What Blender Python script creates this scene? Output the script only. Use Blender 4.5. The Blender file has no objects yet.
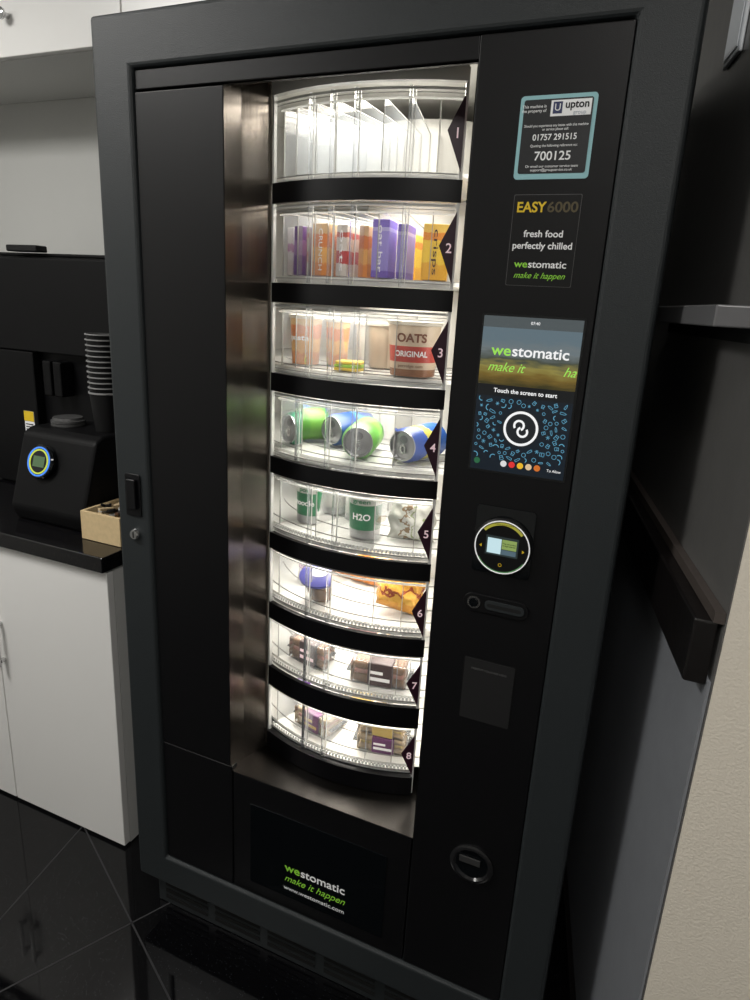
import bpy, bmesh, math, random
from mathutils import Vector, Matrix
random.seed(4)
S=bpy.context.scene
COL=S.collection
try: S.view_settings.view_transform='Standard'
except Exception: pass

# ---------------------------------------------------------------- materials
def new_mat(name):
    m=bpy.data.materials.new(name); m.use_nodes=True
    nt=m.node_tree; b=nt.nodes['Principled BSDF']
    return m,nt,b
def pmat(name,col,rough=.5,metal=0,bump=0,bscale=200,emit=None,es=0,spec=.5,coat=0,var=0):
    m,nt,b=new_mat(name)
    b.inputs['Base Color'].default_value=(*col,1)
    b.inputs['Roughness'].default_value=rough
    b.inputs['Metallic'].default_value=metal
    b.inputs['Specular IOR Level'].default_value=spec
    b.inputs['Coat Weight'].default_value=coat
    if emit:
        b.inputs['Emission Color'].default_value=(*emit,1); b.inputs['Emission Strength'].default_value=es
    tc=nt.nodes.new('ShaderNodeTexCoord'); nz=nt.nodes.new('ShaderNodeTexNoise')
    nz.inputs['Scale'].default_value=bscale; nz.inputs['Detail'].default_value=3
    nt.links.new(tc.outputs['Object'],nz.inputs['Vector'])
    if bump:
        bp=nt.nodes.new('ShaderNodeBump'); bp.inputs['Strength'].default_value=bump; bp.inputs['Distance'].default_value=.002
        nt.links.new(nz.outputs['Fac'],bp.inputs['Height']); nt.links.new(bp.outputs['Normal'],b.inputs['Normal'])
    if var:
        mx=nt.nodes.new('ShaderNodeMix'); mx.data_type='RGBA'
        mx.inputs['A'].default_value=(*[c*(1-var) for c in col],1); mx.inputs['B'].default_value=(*[min(1,c*(1+var)) for c in col],1)
        nt.links.new(nz.outputs['Fac'],mx.inputs['Factor']); nt.links.new(mx.outputs['Result'],b.inputs['Base Color'])
    return m
def clear_mat(name,haze=.08,tint=(1,1,1),hazecol=(.9,.95,1)):
    m=bpy.data.materials.new(name); m.use_nodes=True; nt=m.node_tree; nt.nodes.clear()
    o=nt.nodes.new('ShaderNodeOutputMaterial'); t=nt.nodes.new('ShaderNodeBsdfTransparent'); t.inputs[0].default_value=(*tint,1)
    d=nt.nodes.new('ShaderNodeBsdfDiffuse'); d.inputs[0].default_value=(*hazecol,1)
    g=nt.nodes.new('ShaderNodeBsdfGlossy'); g.inputs['Roughness'].default_value=.08
    f=nt.nodes.new('ShaderNodeFresnel'); f.inputs[0].default_value=1.38
    m1=nt.nodes.new('ShaderNodeMixShader'); m1.inputs[0].default_value=haze
    m2=nt.nodes.new('ShaderNodeMixShader')
    nt.links.new(t.outputs[0],m1.inputs[1]); nt.links.new(d.outputs[0],m1.inputs[2])
    nt.links.new(f.outputs[0],m2.inputs[0]); nt.links.new(m1.outputs[0],m2.inputs[1]); nt.links.new(g.outputs[0],m2.inputs[2])
    nt.links.new(m2.outputs[0],o.inputs[0]); return m
def band_mat(name,stops,axis='Z',rough=.4,noise=.0,nscale=6,metal=0):
    """printed packaging: constant colour bands along one axis, slightly distorted by noise"""
    m,nt,b=new_mat(name)
    tc=nt.nodes.new('ShaderNodeTexCoord'); sp=nt.nodes.new('ShaderNodeSeparateXYZ'); nt.links.new(tc.outputs['Generated'],sp.inputs[0])
    src=sp.outputs[axis]
    nz=nt.nodes.new('ShaderNodeTexNoise'); nz.inputs['Scale'].default_value=nscale; nt.links.new(tc.outputs['Generated'],nz.inputs['Vector'])
    ma=nt.nodes.new('ShaderNodeMath'); ma.operation='MULTIPLY_ADD'; nt.links.new(nz.outputs['Fac'],ma.inputs[0]); ma.inputs[1].default_value=noise
    sb=nt.nodes.new('ShaderNodeMath'); sb.operation='SUBTRACT'; nt.links.new(src,sb.inputs[0]); sb.inputs[1].default_value=noise*.5
    nt.links.new(sb.outputs[0],ma.inputs[2])
    cr=nt.nodes.new('ShaderNodeValToRGB'); cr.color_ramp.interpolation='CONSTANT'
    e=cr.color_ramp.elements
    while len(e)<len(stops): e.new(.5)
    for i,(p,c) in enumerate(stops): e[i].position=p; e[i].color=(*c,1)
    nt.links.new(ma.outputs[0],cr.inputs[0]); nt.links.new(cr.outputs[0],b.inputs['Base Color'])
    b.inputs['Roughness'].default_value=rough; b.inputs['Metallic'].default_value=metal
    return m
def brushed(name,col,rough=.35):
    m,nt,b=new_mat(name); b.inputs['Metallic'].default_value=.85; b.inputs['Roughness'].default_value=rough
    tc=nt.nodes.new('ShaderNodeTexCoord'); mp=nt.nodes.new('ShaderNodeMapping'); mp.inputs['Scale'].default_value=(90,90,1.5)
    nz=nt.nodes.new('ShaderNodeTexNoise'); nz.inputs['Scale'].default_value=2.5; nz.inputs['Detail'].default_value=6
    nt.links.new(tc.outputs['Object'],mp.inputs[0]); nt.links.new(mp.outputs[0],nz.inputs['Vector'])
    mx=nt.nodes.new('ShaderNodeMix'); mx.data_type='RGBA'
    mx.inputs['A'].default_value=(*[c*.75 for c in col],1); mx.inputs['B'].default_value=(*[c*1.25 for c in col],1)
    nt.links.new(nz.outputs['Fac'],mx.inputs['Factor']); nt.links.new(mx.outputs['Result'],b.inputs['Base Color'])
    bp=nt.nodes.new('ShaderNodeBump'); bp.inputs['Strength'].default_value=.15; bp.inputs['Distance'].default_value=.001
    nt.links.new(nz.outputs['Fac'],bp.inputs['Height']); nt.links.new(bp.outputs['Normal'],b.inputs['Normal'])
    return m
def emat(name,col,s=1):
    return pmat(name,(.0,.0,.0),.4,emit=col,es=s)

M={}
M['frame']=pmat('frame_slate',(.021,.025,.027),.45,bump=.25,bscale=900,var=.2,spec=.35)
M['panel']=pmat('panel_black',(.0036,.0036,.0043),.42,bump=.1,bscale=700,spec=.28)
M['seam']=pmat('seam_black',(.002,.002,.002),.8)
M['gloss']=pmat('gloss_black',(.003,.004,.005),.08)
M['bar']=pmat('bar_black',(.002,.002,.003),.35,spec=.35)
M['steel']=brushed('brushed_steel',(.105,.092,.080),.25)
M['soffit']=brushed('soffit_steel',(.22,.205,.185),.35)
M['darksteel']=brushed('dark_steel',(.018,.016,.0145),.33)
M['chrome']=pmat('chrome',(.6,.6,.6),.18,1)
M['plastic_clear']=clear_mat('clear_plastic',.04)
M['divider']=clear_mat('divider_plastic',.13)
M['pot_clear']=clear_mat('clear_pot',.10)
M['rim']=pmat('rim_frosted',(.70,.70,.68),.25)
M['ribgrey']=pmat('rib_grey',(.30,.30,.285),.35)
M['tray']=pmat('tray_white',(.58,.58,.56),.3)
M['liner']=pmat('liner_white',(.60,.59,.56),.4)
M['led']=emat('led_strip',(1,.96,.88),7)
M['maroon']=pmat('label_maroon',(.026,.005,.015),.4)
M['white']=pmat('print_white_glow',(.8,.8,.8),.5,emit=(1,1,1),es=.08)  # white ink with a faint glow added to its colour
M['pink']=pmat('print_pink_glow',(.8,.62,.65),.5,emit=(1,.72,.78),es=.25)  # pink ink brightened by emission put into the material
M['green']=pmat('print_green_glow',(.25,.6,.05),.5,emit=(.3,.7,.05),es=.1)  # green ink given a slight self-glow
M['yellow']=pmat('print_yellow',(.8,.55,.02),.5)
M['grey']=pmat('print_grey',(.10,.10,.10),.5)
M['teal']=pmat('sticker_teal_glow',(.28,.52,.55),.5,emit=(.3,.55,.6),es=.05)  # teal sticker colour lifted by a little added emission
M['black']=pmat('matte_black',(.004,.004,.0045),.45,spec=.3)
M['cmblack']=pmat('appliance_black',(.0025,.0025,.003),.5,spec=.18)

# ---------------------------------------------------------------- object helpers
def root(name,loc=(0,0,0)):
    e=bpy.data.objects.new(name,None); e.empty_display_size=.05; e.location=loc; COL.objects.link(e); return e
def put(o,parent):
    if o.name not in COL.objects: COL.objects.link(o)
    if parent is not None:
        o.parent=parent; o.matrix_parent_inverse=Matrix.Translation(parent.location).inverted()
    return o
def mk(name,verts,faces,mat,parent=None,smooth=False,bevel=0,mats=None,fm=None,solid=0):
    me=bpy.data.meshes.new(name); me.from_pydata([tuple(v) for v in verts],[],faces)
    for m_ in (mats or [mat]): me.materials.append(m_)
    if fm:
        for p,i in zip(me.polygons,fm): p.material_index=i
    bm=bmesh.new(); bm.from_mesh(me); bmesh.ops.recalc_face_normals(bm,faces=bm.faces); bm.to_mesh(me); bm.free()
    if smooth:
        for p in me.polygons: p.use_smooth=True
    o=bpy.data.objects.new(name,me); put(o,parent)
    if solid:
        s=o.modifiers.new('solid','SOLIDIFY'); s.thickness=solid; s.offset=0
    if bevel:
        b=o.modifiers.new('bevel','BEVEL'); b.width=bevel; b.segments=3; b.limit_method='ANGLE'; b.angle_limit=.6
    return o
def boxvf(x0,x1,y0,y1,z0,z1):
    v=[(x,y,z) for x in (x0,x1) for y in (y0,y1) for z in (z0,z1)]
    f=[(0,1,3,2),(4,6,7,5),(0,4,5,1),(2,3,7,6),(0,2,6,4),(1,5,7,3)]
    return v,f
def box(name,x0,x1,y0,y1,z0,z1,mat,parent=None,bevel=0,xf=None):
    v,f=boxvf(x0,x1,y0,y1,z0,z1)
    if xf: v=[xf@Vector(p) for p in v]
    return mk(name,v,f,mat,parent,bevel=bevel)
def boxes(name,lst,mat,parent=None,bevel=0,xf=None):
    V=[];F=[]
    for b in lst:
        v,f=boxvf(*b); n=len(V); V+=v; F+=[tuple(i+n for i in q) for q in f]
    if xf: V=[xf@Vector(p) for p in V]
    return mk(name,V,F,mat,parent,bevel=bevel)
def prism(name,poly,axis,a0,a1,mat,parent=None,bevel=0,smooth=False):
    def P(p,a):
        return {'z':(p[0],p[1],a),'y':(p[0],a,p[1]),'x':(a,p[0],p[1])}[axis]
    n=len(poly); V=[P(p,a0) for p in poly]+[P(p,a1) for p in poly]
    F=[tuple(range(n)),tuple(range(2*n-1,n-1,-1))]+[(i,(i+1)%n,n+(i+1)%n,n+i) for i in range(n)]
    return mk(name,V,F,mat,parent,bevel=bevel,smooth=smooth)
def rrect(x0,x1,z0,z1,r,n=6):
    pts=[]
    for cx,cz,a in ((x1-r,z1-r,0),(x0+r,z1-r,90),(x0+r,z0+r,180),(x1-r,z0+r,270)):
        for i in range(n+1):
            t=math.radians(a+90*i/n); pts.append((cx+r*math.cos(t),cz+r*math.sin(t)))
    return pts
def circ(cx,cz,r,n=48): return [(cx+r*math.cos(2*math.pi*i/n),cz+r*math.sin(2*math.pi*i/n)) for i in range(n)]
def lathe(name,prof,mat,parent=None,xf=Matrix(),n=40,mats=None,pm=None,smooth=True):
    V=[];F=[];fm=[]
    for (r,z) in prof:
        for i in range(n):
            t=2*math.pi*i/n; V.append(xf@Vector((r*math.cos(t),r*math.sin(t),z)))
    for k in range(len(prof)-1):
        for i in range(n):
            j=(i+1)%n; F.append((k*n+i,k*n+j,(k+1)*n+j,(k+1)*n+i)); fm.append(pm[k] if pm else 0)
    o=mk(name,V,F,mat,parent,smooth=smooth,mats=mats,fm=fm)
    e=o.modifiers.new('es','EDGE_SPLIT'); e.split_angle=.7
    return o
def arc(name,cx,cy,r0,r1,a0,a1,z0,z1,mat,parent=None,n=40):
    V=[];F=[]
    for i in range(n+1):
        a=math.radians(a0+(a1-a0)*i/n); s,c=math.sin(a),math.cos(a)
        for r,z in ((r0,z0),(r1,z0),(r1,z1),(r0,z1)): V.append((cx+r*s,cy-r*c,z))
    for i in range(n):
        b=4*i
        for k in range(4): F.append((b+k,b+(k+1)%4,b+4+(k+1)%4,b+4+k))
    F+= [(0,1,2,3),(4*n,4*n+3,4*n+2,4*n+1)]
    return mk(name,V,F,mat,parent)
def arcsheet(name,cx,cy,r,a0,a1,z0,z1,mat,parent=None,n=30):
    V=[];F=[]
    for i in range(n+1):
        a=math.radians(a0+(a1-a0)*i/n); V+=[(cx+r*math.sin(a),cy-r*math.cos(a),z) for z in (z0,z1)]
    for i in range(n): F.append((2*i,2*i+1,2*i+3,2*i+2))
    return mk(name,V,F,mat,parent,smooth=True)
def textmesh(s,size,align,shear,bold,wrapfree=False):
    c=bpy.data.curves.new('t','FONT'); c.body=s; c.size=size; c.align_x=align; c.align_y='CENTER'; c.extrude=.0002; c.shear=shear; c.offset=bold*size
    o=bpy.data.objects.new('t',c); COL.objects.link(o); bpy.context.view_layer.update()
    me=bpy.data.meshes.new_from_object(o.evaluated_get(bpy.context.evaluated_depsgraph_get()))
    bpy.data.objects.remove(o)
    return me
def text(name,s,x,z,size,mat,parent,y=-.0015,align='CENTER',shear=0,rot=None,width=None,bold=0):
    me=textmesh(s,size,align,shear,bold)
    xs=[v.co.x for v in me.vertices]; w=max(xs)-min(xs); sc=1
    if width: sc=width/w; w=width
    m=Matrix.Translation((x,y,z))@(rot or Matrix())@Matrix.Rotation(math.pi/2,4,'X')@Matrix.Diagonal((sc,1,1,1))
    me.transform(m); me.materials.clear(); me.materials.append(mat)
    o=bpy.data.objects.new(name,me); put(o,parent); return w
def cyltext(name,s,cx_,cy_,z,rad,ang,size,mat,parent,width,bold=0,slope=0,shear=0,vertical=False):
    """text wrapped on a (tapered) round pot; ang in degrees, 0 = facing -Y"""
    me=textmesh(s,size,'CENTER',shear,bold)
    xs=[v.co.x for v in me.vertices]; w=max(xs)-min(xs); sc=width/w
    for v in me.vertices:
        x_,z_=v.co.x*sc,v.co.y
        if vertical: x_,z_=-v.co.y,v.co.x*sc
        r_=rad+slope*z_+v.co.z+.0006; a=math.radians(ang)+x_/rad
        v.co=(cx_+r_*math.sin(a),cy_-r_*math.cos(a),z+z_)
    me.materials.clear(); me.materials.append(mat)
    put(bpy.data.objects.new(name,me),parent)
def logo(prefix,x,z,size,width,parent,y=-.0015,mw=None,mg=None):
    k=width*.262
    text(prefix+'_word_a','we',x,z,size,mg or M['green'],parent,y,'LEFT',width=k,bold=.015)
    text(prefix+'_word_b','stomatic',x+k*1.03,z,size,mw or M['white'],parent,y,'LEFT',width=width-k*1.03,bold=.012)

# ================================================================= ROOM
fl,nt,b=new_mat('floor_black_tile')
tc=nt.nodes.new('ShaderNodeTexCoord'); vo=nt.nodes.new('ShaderNodeTexVoronoi'); vo.inputs['Scale'].default_value=160
nt.links.new(tc.outputs['Object'],vo.inputs['Vector'])
cr=nt.nodes.new('ShaderNodeValToRGB'); cr.color_ramp.elements[0].position=.06; cr.color_ramp.elements[0].color=(.05,.055,.06,1); cr.color_ramp.elements[1].position=.15; cr.color_ramp.elements[1].color=(.0025,.0025,.003,1)
nt.links.new(vo.outputs['Distance'],cr.inputs[0]); nt.links.new(cr.outputs[0],b.inputs['Base Color']); b.inputs['Roughness'].default_value=.05; b.inputs['Specular IOR Level'].default_value=.35
box('floor',-2.6,1.8,-2.8,.80,-.05,0,fl)
groutm=pmat('grout_grey',(.032,.032,.034),.7,bump=.3,bscale=300,spec=.2)
def strip(p,q,w=.0042):
    p=Vector(p);q=Vector(q);d=(q-p).normalized();n=Vector((-d.y,d.x))*w/2
    return [(p+n),(q+n),(q-n),(p-n)]
V=[];F=[]
A=Vector((.463,.886));B=Vector((.888,-.46)); O=Vector((-.944,.008)); O2=Vector((-1.28,.103))
lines=[(O-A*1.9,O+A*.3),(O2-B*.9,O2+B*2.2),(Vector((-1.205,-.50)),Vector((-1.325,.16)))]
for k in (1,2,3,4): lines.append((O+B*.6*k-A*2,O+B*.6*k+A*.6))
for k in (1,2,3): lines.append((O2-A*.6*k-B*.8,O2-A*.6*k+B*2.6))
for p,q in lines:
    n=len(V); V+=[(v.x,v.y,.0006) for v in strip(p,q)]; F.append((n,n+1,n+2,n+3))
mk('trim_1',V,F,groutm)
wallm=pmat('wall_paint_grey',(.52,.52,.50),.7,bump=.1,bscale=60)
box('wall_back',-2.6,-.05,.73,.80,0,2.55,wallm)
box('wall_left',-2.7,-2.6,-2.8,.80,0,2.55,wallm)
box('wall_front',-2.6,1.8,-2.9,-2.8,0,2.55,wallm)
box('wall_east',1.8,1.9,-2.8,-.1,0,2.55,wallm)
box('ceiling',-2.7,1.9,-2.9,.80,2.55,2.6,pmat('ceiling_white',(.7,.7,.7),.8,bump=.1,bscale=40))
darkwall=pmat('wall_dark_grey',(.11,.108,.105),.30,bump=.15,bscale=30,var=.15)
dado=pmat('dado_grey',(.22,.23,.25),.35,bump=.1,bscale=30,var=.1)
def wx(y): return .066-.2*y
def wallslab(name,y0,y1,z0,z1,off,th,mat,bevel=0):
    poly=[(wx(y0)-off,y0),(wx(y1)-off,y1),(wx(y1)-off+th,y1),(wx(y0)-off+th,y0)]
    return prism(name,poly,'z',z0,z1,mat,bevel=bevel)
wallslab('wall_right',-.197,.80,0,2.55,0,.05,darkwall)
wallslab('trim_2',-.195,.72,.10,1.06,.004,.0035,dado)
railm=pmat('rail_dark_wood',(.006,.005,.005),.3,bump=.2,bscale=60,var=.3)
wallslab('trim_3',-.190,.42,1.052,1.135,.030,.026,railm,bevel=.003)
wallslab('trim_4',-.195,.60,1.136,1.150,.012,.0115,pmat('rail_cap_brown',(.07,.058,.052),.35))
wallslab('baseboard_right',-.195,.72,0,.10,.016,.0115,railm)
cream,nt,b=new_mat('wallpaper_cream'); b.inputs['Base Color'].default_value=(.76,.70,.60,1); b.inputs['Roughness'].default_value=.75
tc=nt.nodes.new('ShaderNodeTexCoord'); nz=nt.nodes.new('ShaderNodeTexNoise'); nz.inputs['Scale'].default_value=260; nt.links.new(tc.outputs['Object'],nz.inputs['Vector'])
bp=nt.nodes.new('ShaderNodeBump'); bp.inputs['Strength'].default_value=.4; bp.inputs['Distance'].default_value=.002; nt.links.new(nz.outputs['Fac'],bp.inputs['Height']); nt.links.new(bp.outputs['Normal'],b.inputs['Normal'])
box('wall_return',.107,1.8,-.2,-.1,0,2.55,cream)
def adopt(o,r):
    o.parent=r; o.matrix_parent_inverse=Matrix.Translation(r.location).inverted()
r=root('wall_shelf',(.06,.1,1.48))
adopt(wallslab('shelf_board',-.15,.30,1.464,1.488,.060,.058,pmat('shelf_grey',(.13,.13,.135),.3),bevel=.002),r)
adopt(wallslab('shelf_lip',-.15,.30,1.448,1.4635,.020,.018,M['black']),r)
r=root('wall_standin_box',(-.01,.26,1.90))  # invented white box standing in for an unidentified whitish patch
vm=pmat('standin_box_white',(.72,.76,.80),.35)
adopt(wallslab('standin_box',.215,.30,1.845,1.950,.006,.0055,vm,bevel=.002),r)
adopt(wallslab('standin_box_face',.222,.293,1.853,1.942,.008,.0015,vm,bevel=.0007),r)

# ================================================================= KITCHEN
whitem=pmat('cabinet_white',(.82,.81,.79),.25)
whited=pmat('cabinet_carcass',(.66,.66,.64),.45)
r=root('kitchen_cabinet',(-1.7,.4,0))
box('carcass',-2.55,-1.156,.135,.725,.004,.82,whited,r)
for i,(a,b_) in enumerate(((-1.567,-1.155),(-1.975,-1.571),(-2.383,-1.979))):
    box('door_%d'%i,a,b_,.112,.133,.008,.815,whitem,r,bevel=.002)
    hx=(b_-.0+.0) if i==1 else b_-.37
    boxes('handle_%d'%i,[(hx-.03,hx-.018,.088,.096,.46,.60),(hx-.03,hx-.018,.096,.112,.47,.48),(hx-.03,hx-.018,.096,.112,.58,.59)],M['chrome'],r,bevel=.002)
wt,nt,b=new_mat('worktop_black_granite')
tc=nt.nodes.new('ShaderNodeTexCoord'); vo=nt.nodes.new('ShaderNodeTexVoronoi'); vo.inputs['Scale'].default_value=220; nt.links.new(tc.outputs['Object'],vo.inputs['Vector'])
cr=nt.nodes.new('ShaderNodeValToRGB'); cr.color_ramp.elements[0].position=.1; cr.color_ramp.elements[0].color=(.10,.08,.06,1); cr.color_ramp.elements[1].position=.2; cr.color_ramp.elements[1].color=(.004,.004,.005,1)
nt.links.new(vo.outputs['Distance'],cr.inputs[0]); nt.links.new(cr.outputs[0],b.inputs['Base Color']); b.inputs['Roughness'].default_value=.10
box('worktop',-2.55,-1.150,.095,.728,.8205,.860,wt,r,bevel=.003)

r=root('wall_cabinet',(-1.4,.56,2.2))
box('carcass',-2.55,-.55,.42,.728,2.02,2.50,whited,r)
for i,(a,b_) in enumerate(((-1.74,-1.297),(-1.293,-.85),(-2.19,-1.744))):
    box('door_%d'%i,a,b_,.40,.418,2.022,2.498,whitem,r,bevel=.002)
    lathe('knob_%d'%i,[(0,0),(.007,0),(.006,.012),(.013,.018),(.014,.024),(.008,.028),(0,.028)],M['chrome'],r,Matrix.Translation((a+.08 if i==0 else b_-.05,.40,2.11))@Matrix.Rotation(math.pi/2,4,'X'),n=24)

# coffee machine
CB=M['cmblack']
r=root('coffee_machine',(-1.6,.56,.86))
box('body',-1.95,-1.21,.46,.70,.861,1.545,CB,r,bevel=.006)
box('front_upper',-1.95,-1.21,.43,.459,1.28,1.540,CB,r,bevel=.004)
box('front_left',-1.95,-1.72,.43,.459,.865,1.278,CB,r,bevel=.004)
box('drip_tray',-1.71,-1.57,.40,.455,.865,.90,M['chrome'],r,bevel=.003)
boxes('spout',[(-1.66,-1.63,.41,.455,1.16,1.26),(-1.62,-1.59,.41,.455,1.16,1.26)],CB,r,bevel=.004)
box('bean_hopper_lid',-1.90,-1.45,.48,.68,1.546,1.556,CB,r,bevel=.004)
box('hopper_handle',-1.80,-1.68,.44,.48,1.557,1.575,M['black'],r,bevel=.004)
box('warning_label',-1.775,-1.735,.4285,.4298,1.03,1.10,M['white'],r)
box('warning_label_band',-1.775,-1.735,.4275,.4284,1.07,1.10,M['yellow'],r)
boxes('warning_label_lines',[(-1.77,-1.74,.4275,.4284,1.035+.008*i,1.038+.008*i) for i in range(4)],M['black'],r)

r=root('card_payment_reader',(-1.4,.3,.86))
prism('housing',[(.20,.861),(.425,.861),(.425,1.103),(.27,1.103),(.245,1.09),(.185,.90)],'x',-1.56,-1.300,CB,r,bevel=.010)
sl=math.atan2(.06,.19)
X=Matrix.Translation((-1.462,.2195,1.024))@Matrix.Rotation(math.pi/2-sl,4,'X')
lathe('puck_body',[(0,.0),(.046,.0),(.046,.010),(.042,.014),(0,.014)],M['gloss'],r,X)
lathe('puck_ring',[(.035,.0145),(.039,.0145),(.039,.0155),(.035,.0155),(.035,.0145)],emat('puck_ring_blue',(.06,.25,.9),1.2),r,X)
lathe('puck_ring_yellow',[(.029,.0145),(.033,.0145),(.033,.0157),(.029,.0157),(.029,.0145)],emat('puck_ring_lime',(.6,.7,.08),1),r,X)
mk('puck_screen',[X@Vector(p) for p in ((-.02,-.014,.0147),(.02,-.014,.0147),(.02,.014,.0147),(-.02,.014,.0147))],[(0,1,2,3)],emat('puck_screen',(.10,.18,.08),.8),r)
r=root('paper_cup_stack',(-1.348,.335,1.104))
cupb=pmat('cup_black',(.004,.004,.0045),.5,spec=.3); cuprim=pmat('cup_rim_grey',(.26,.26,.26),.5)
X=Matrix.Translation((-1.348,.335,1.104))
lathe('cup_base',[(0,.0),(.030,.0),(.040,.100),(.0425,.101),(.0425,.105),(.039,.105)],cupb,r,X,mats=[cupb,cuprim],pm=[0,0,1,1,1])
for i in range(11):
    z=.105+i*.0135
    lathe('cup_%d'%i,[(.038,z+.0),(.0395,z+.0095),(.0425,z+.010),(.0425,z+.0128),(.039,z+.0128)],cupb,r,X,mats=[cupb,cuprim],pm=[0,1,1,1],n=32)
r=root('cup_lid_stack',(-1.49,.335,1.104))
X=Matrix.Translation((-1.49,.335,1.104))
for i in range(2): lathe('lid_%d'%i,[(.044,.0+i*.008),(.044,.006+i*.008),(.040,.008+i*.008),(.038,.014+i*.008),(.0,.012+i*.008)],pmat('lid_grey',(.06,.06,.06),.4),r,X,n=32)
r=root('wooden_condiment_box',(-1.23,.25,.86))
wood=pmat('wood_pine',(.66,.50,.28),.55,bump=.2,bscale=90,var=.15)
bx0,bx1,by0,by1,bz0,bz1=-1.290,-1.163,.170,.38,.861,.935
boxes('tray',[(bx0,bx1,by0,by0+.008,bz0,bz1),(bx0,bx1,by1-.008,by1,bz0,bz1),(bx0,bx0+.008,by0+.008,by1-.008,bz0,bz1),(bx1-.008,bx1,by0+.008,by1-.008,bz0,bz1),(bx0+.008,bx1-.008,by0+.008,by1-.008,bz0,bz0+.006)],wood,r,bevel=.001)
cols=[pmat('sachet_a',(.55,.42,.25),.5),M['black'],pmat('sachet_b',(.10,.05,.03),.5),pmat('sachet_c',(.5,.5,.48),.5),M['black']]
for i in range(50):
    x=bx0+.026+random.random()*.076; y=by0+.022+random.random()*.160; z=bz0+.052+random.random()*.024
    box('sachet_%d'%i,-.018,.018,-.006,.006,-.003,.003,cols[i%5],r,xf=Matrix.Translation((x,y,z))@Matrix.Rotation(random.random()*3,4,'Z')@Matrix.Rotation(random.random()*.6,4,'Y'))

# ================================================================= VENDING MACHINE
VM=root('vending_machine',(-.51,.36,0))
FX0,FX1,FZ0,FZ1=-.990,-.028,.106,1.908
IX0,IX1,IZ0,IZ1=-.905,-.105,.186,1.825
def ring(name,o,i,y0,y1,mat,parent,bevel=0,chamfer=0):
    V=[];
    for y,(q,p) in ((y0,(o,i)),(y1,(o,i))):
        for (x0,x1,z0,z1) in (q,p): V+=[(x0,y,z0),(x1,y,z0),(x1,y,z1),(x0,y,z1)]
    F=[]
    for k in range(4):
        j=(k+1)%4
        F+=[(k,j,4+j,4+k),(8+k,8+j,12+j,12+k),(k,j,8+j,8+k),(4+k,4+j,12+j,12+k)]
    return mk(name,V,F,mat,parent,bevel=bevel)
ring('door_frame',(FX0,FX1,FZ0,FZ1),(IX0,IX1,IZ0,IZ1),-.006,.06,M['frame'],VM,bevel=.007)
P=M['panel']
box('panel_header',IX0+.001,-.305,.002,.02,1.794,IZ1-.002,P,VM,bevel=.0015)
box('panel_left',IX0+.001,-.7225,.0,.02,.507,1.790,P,VM,bevel=.002)
box('panel_left_lower',IX0+.001,-.7195,.001,.02,IZ0+.002,.503,P,VM,bevel=.002)
box('panel_right',-.3045,IX1-.001,.0,.02,IZ0+.002,IZ1-.002,P,VM,bevel=.002)
box('hatch',-.7165,-.3075,.001,.02,IZ0+.002,.493,P,VM,bevel=.002)
box('hatch_glass',-.672,-.354,-.0006,.002,.222,.428,M['gloss'],VM,bevel=.0004)
box('backing_left',IX0-.02,-.745,.021,.045,IZ0-.02,1.80,M['seam'],VM)
box('backing_right',-.285,IX1+.02,.021,.045,IZ0-.02,IZ1+.01,M['seam'],VM)
box('backing_lower',-.744,-.286,.021,.045,IZ0-.02,.470,M['seam'],VM)
box('backing_header',-.744,-.286,.021,.030,1.810,IZ1+.01,M['seam'],VM)
BX0,BX1,BY1,BZ1=-.975,-.10,.715,1.895
bodym=pmat('body_dark',(.012,.013,.014),.45)
boxes('body_shell',[(BX0,BX0+.02,.061,BY1,.10,BZ1),(BX1-.02,BX1,.061,BY1,.10,BZ1),(BX0+.02,BX1-.02,BY1-.02,BY1,.10,BZ1),(BX0+.02,BX1-.02,.061,BY1-.02,BZ1-.02,BZ1),(BX0+.02,BX1-.02,.061,BY1-.02,.10,.12)],bodym,VM)
box('plinth',-.965,-.055,.03,.60,.0,.099,M['frame'],VM,bevel=.003)
sl=[]
for g in range(6):
    for row in range(4):
        x0=-.94+g*.148
        sl.append((x0,x0+.125,.0275,.0305,.018+.019*row,.027+.019*row))
boxes('plinth_slots',sl,M['seam'],VM)
OZ0,OZ1=.495,1.79
cx,cy,R=-.5235,.491,.42
mk('reveal_left',[(-.722,.0,OZ0),(-.722,.0,OZ1),(-.719,.045,OZ0),(-.719,.045,OZ1+.02),(-.7005,.112,OZ0),(-.7005,.112,OZ1+.045)],[(0,1,3,2),(2,3,5,4)],M['steel'],VM)
mk('reveal_right',[(-.305,.0,OZ0),(-.305,.0,OZ1),(-.322,.135,OZ0),(-.322,.135,OZ1+.04)],[(0,1,3,2)],M['steel'],VM)
mk('reveal_top',[(-.722,.0,OZ1),(-.305,.0,OZ1),(-.700,.13,OZ1+.045),(-.322,.13,OZ1+.045)],[(0,1,3,2)],M['soffit'],VM)
mk('reveal_bottom',[(-.722,.0,OZ0),(-.305,.0,OZ0),(-.722,.30,OZ0),(-.305,.30,OZ0)],[(0,1,3,2)],M['darksteel'],VM)
boxes('liner',[(-.93,-.92,.12,.69,.49,1.86),(-.14,-.13,.12,.69,.49,1.86),(-.92,-.14,.68,.69,.49,1.86),(-.92,-.14,.12,.68,1.85,1.86)],M['liner'],VM)
box('liner_front_left',-.919,-.704,.113,.119,.496,1.85,M['liner'],VM)
box('liner_front_right',-.318,-.141,.137,.143,.496,1.85,M['liner'],VM)
AE=24.3
tops=[1.796,1.6285,1.4605,1.297,1.1345,.974,.815,.654]
bots=[1.664,1.4965,1.333,1.170,1.0105,.854,.702,.540]
arc('bar_base',cx,cy,.395,.424,-AE,AE,.497,bots[7]-.001,M['bar'],VM)
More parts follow.
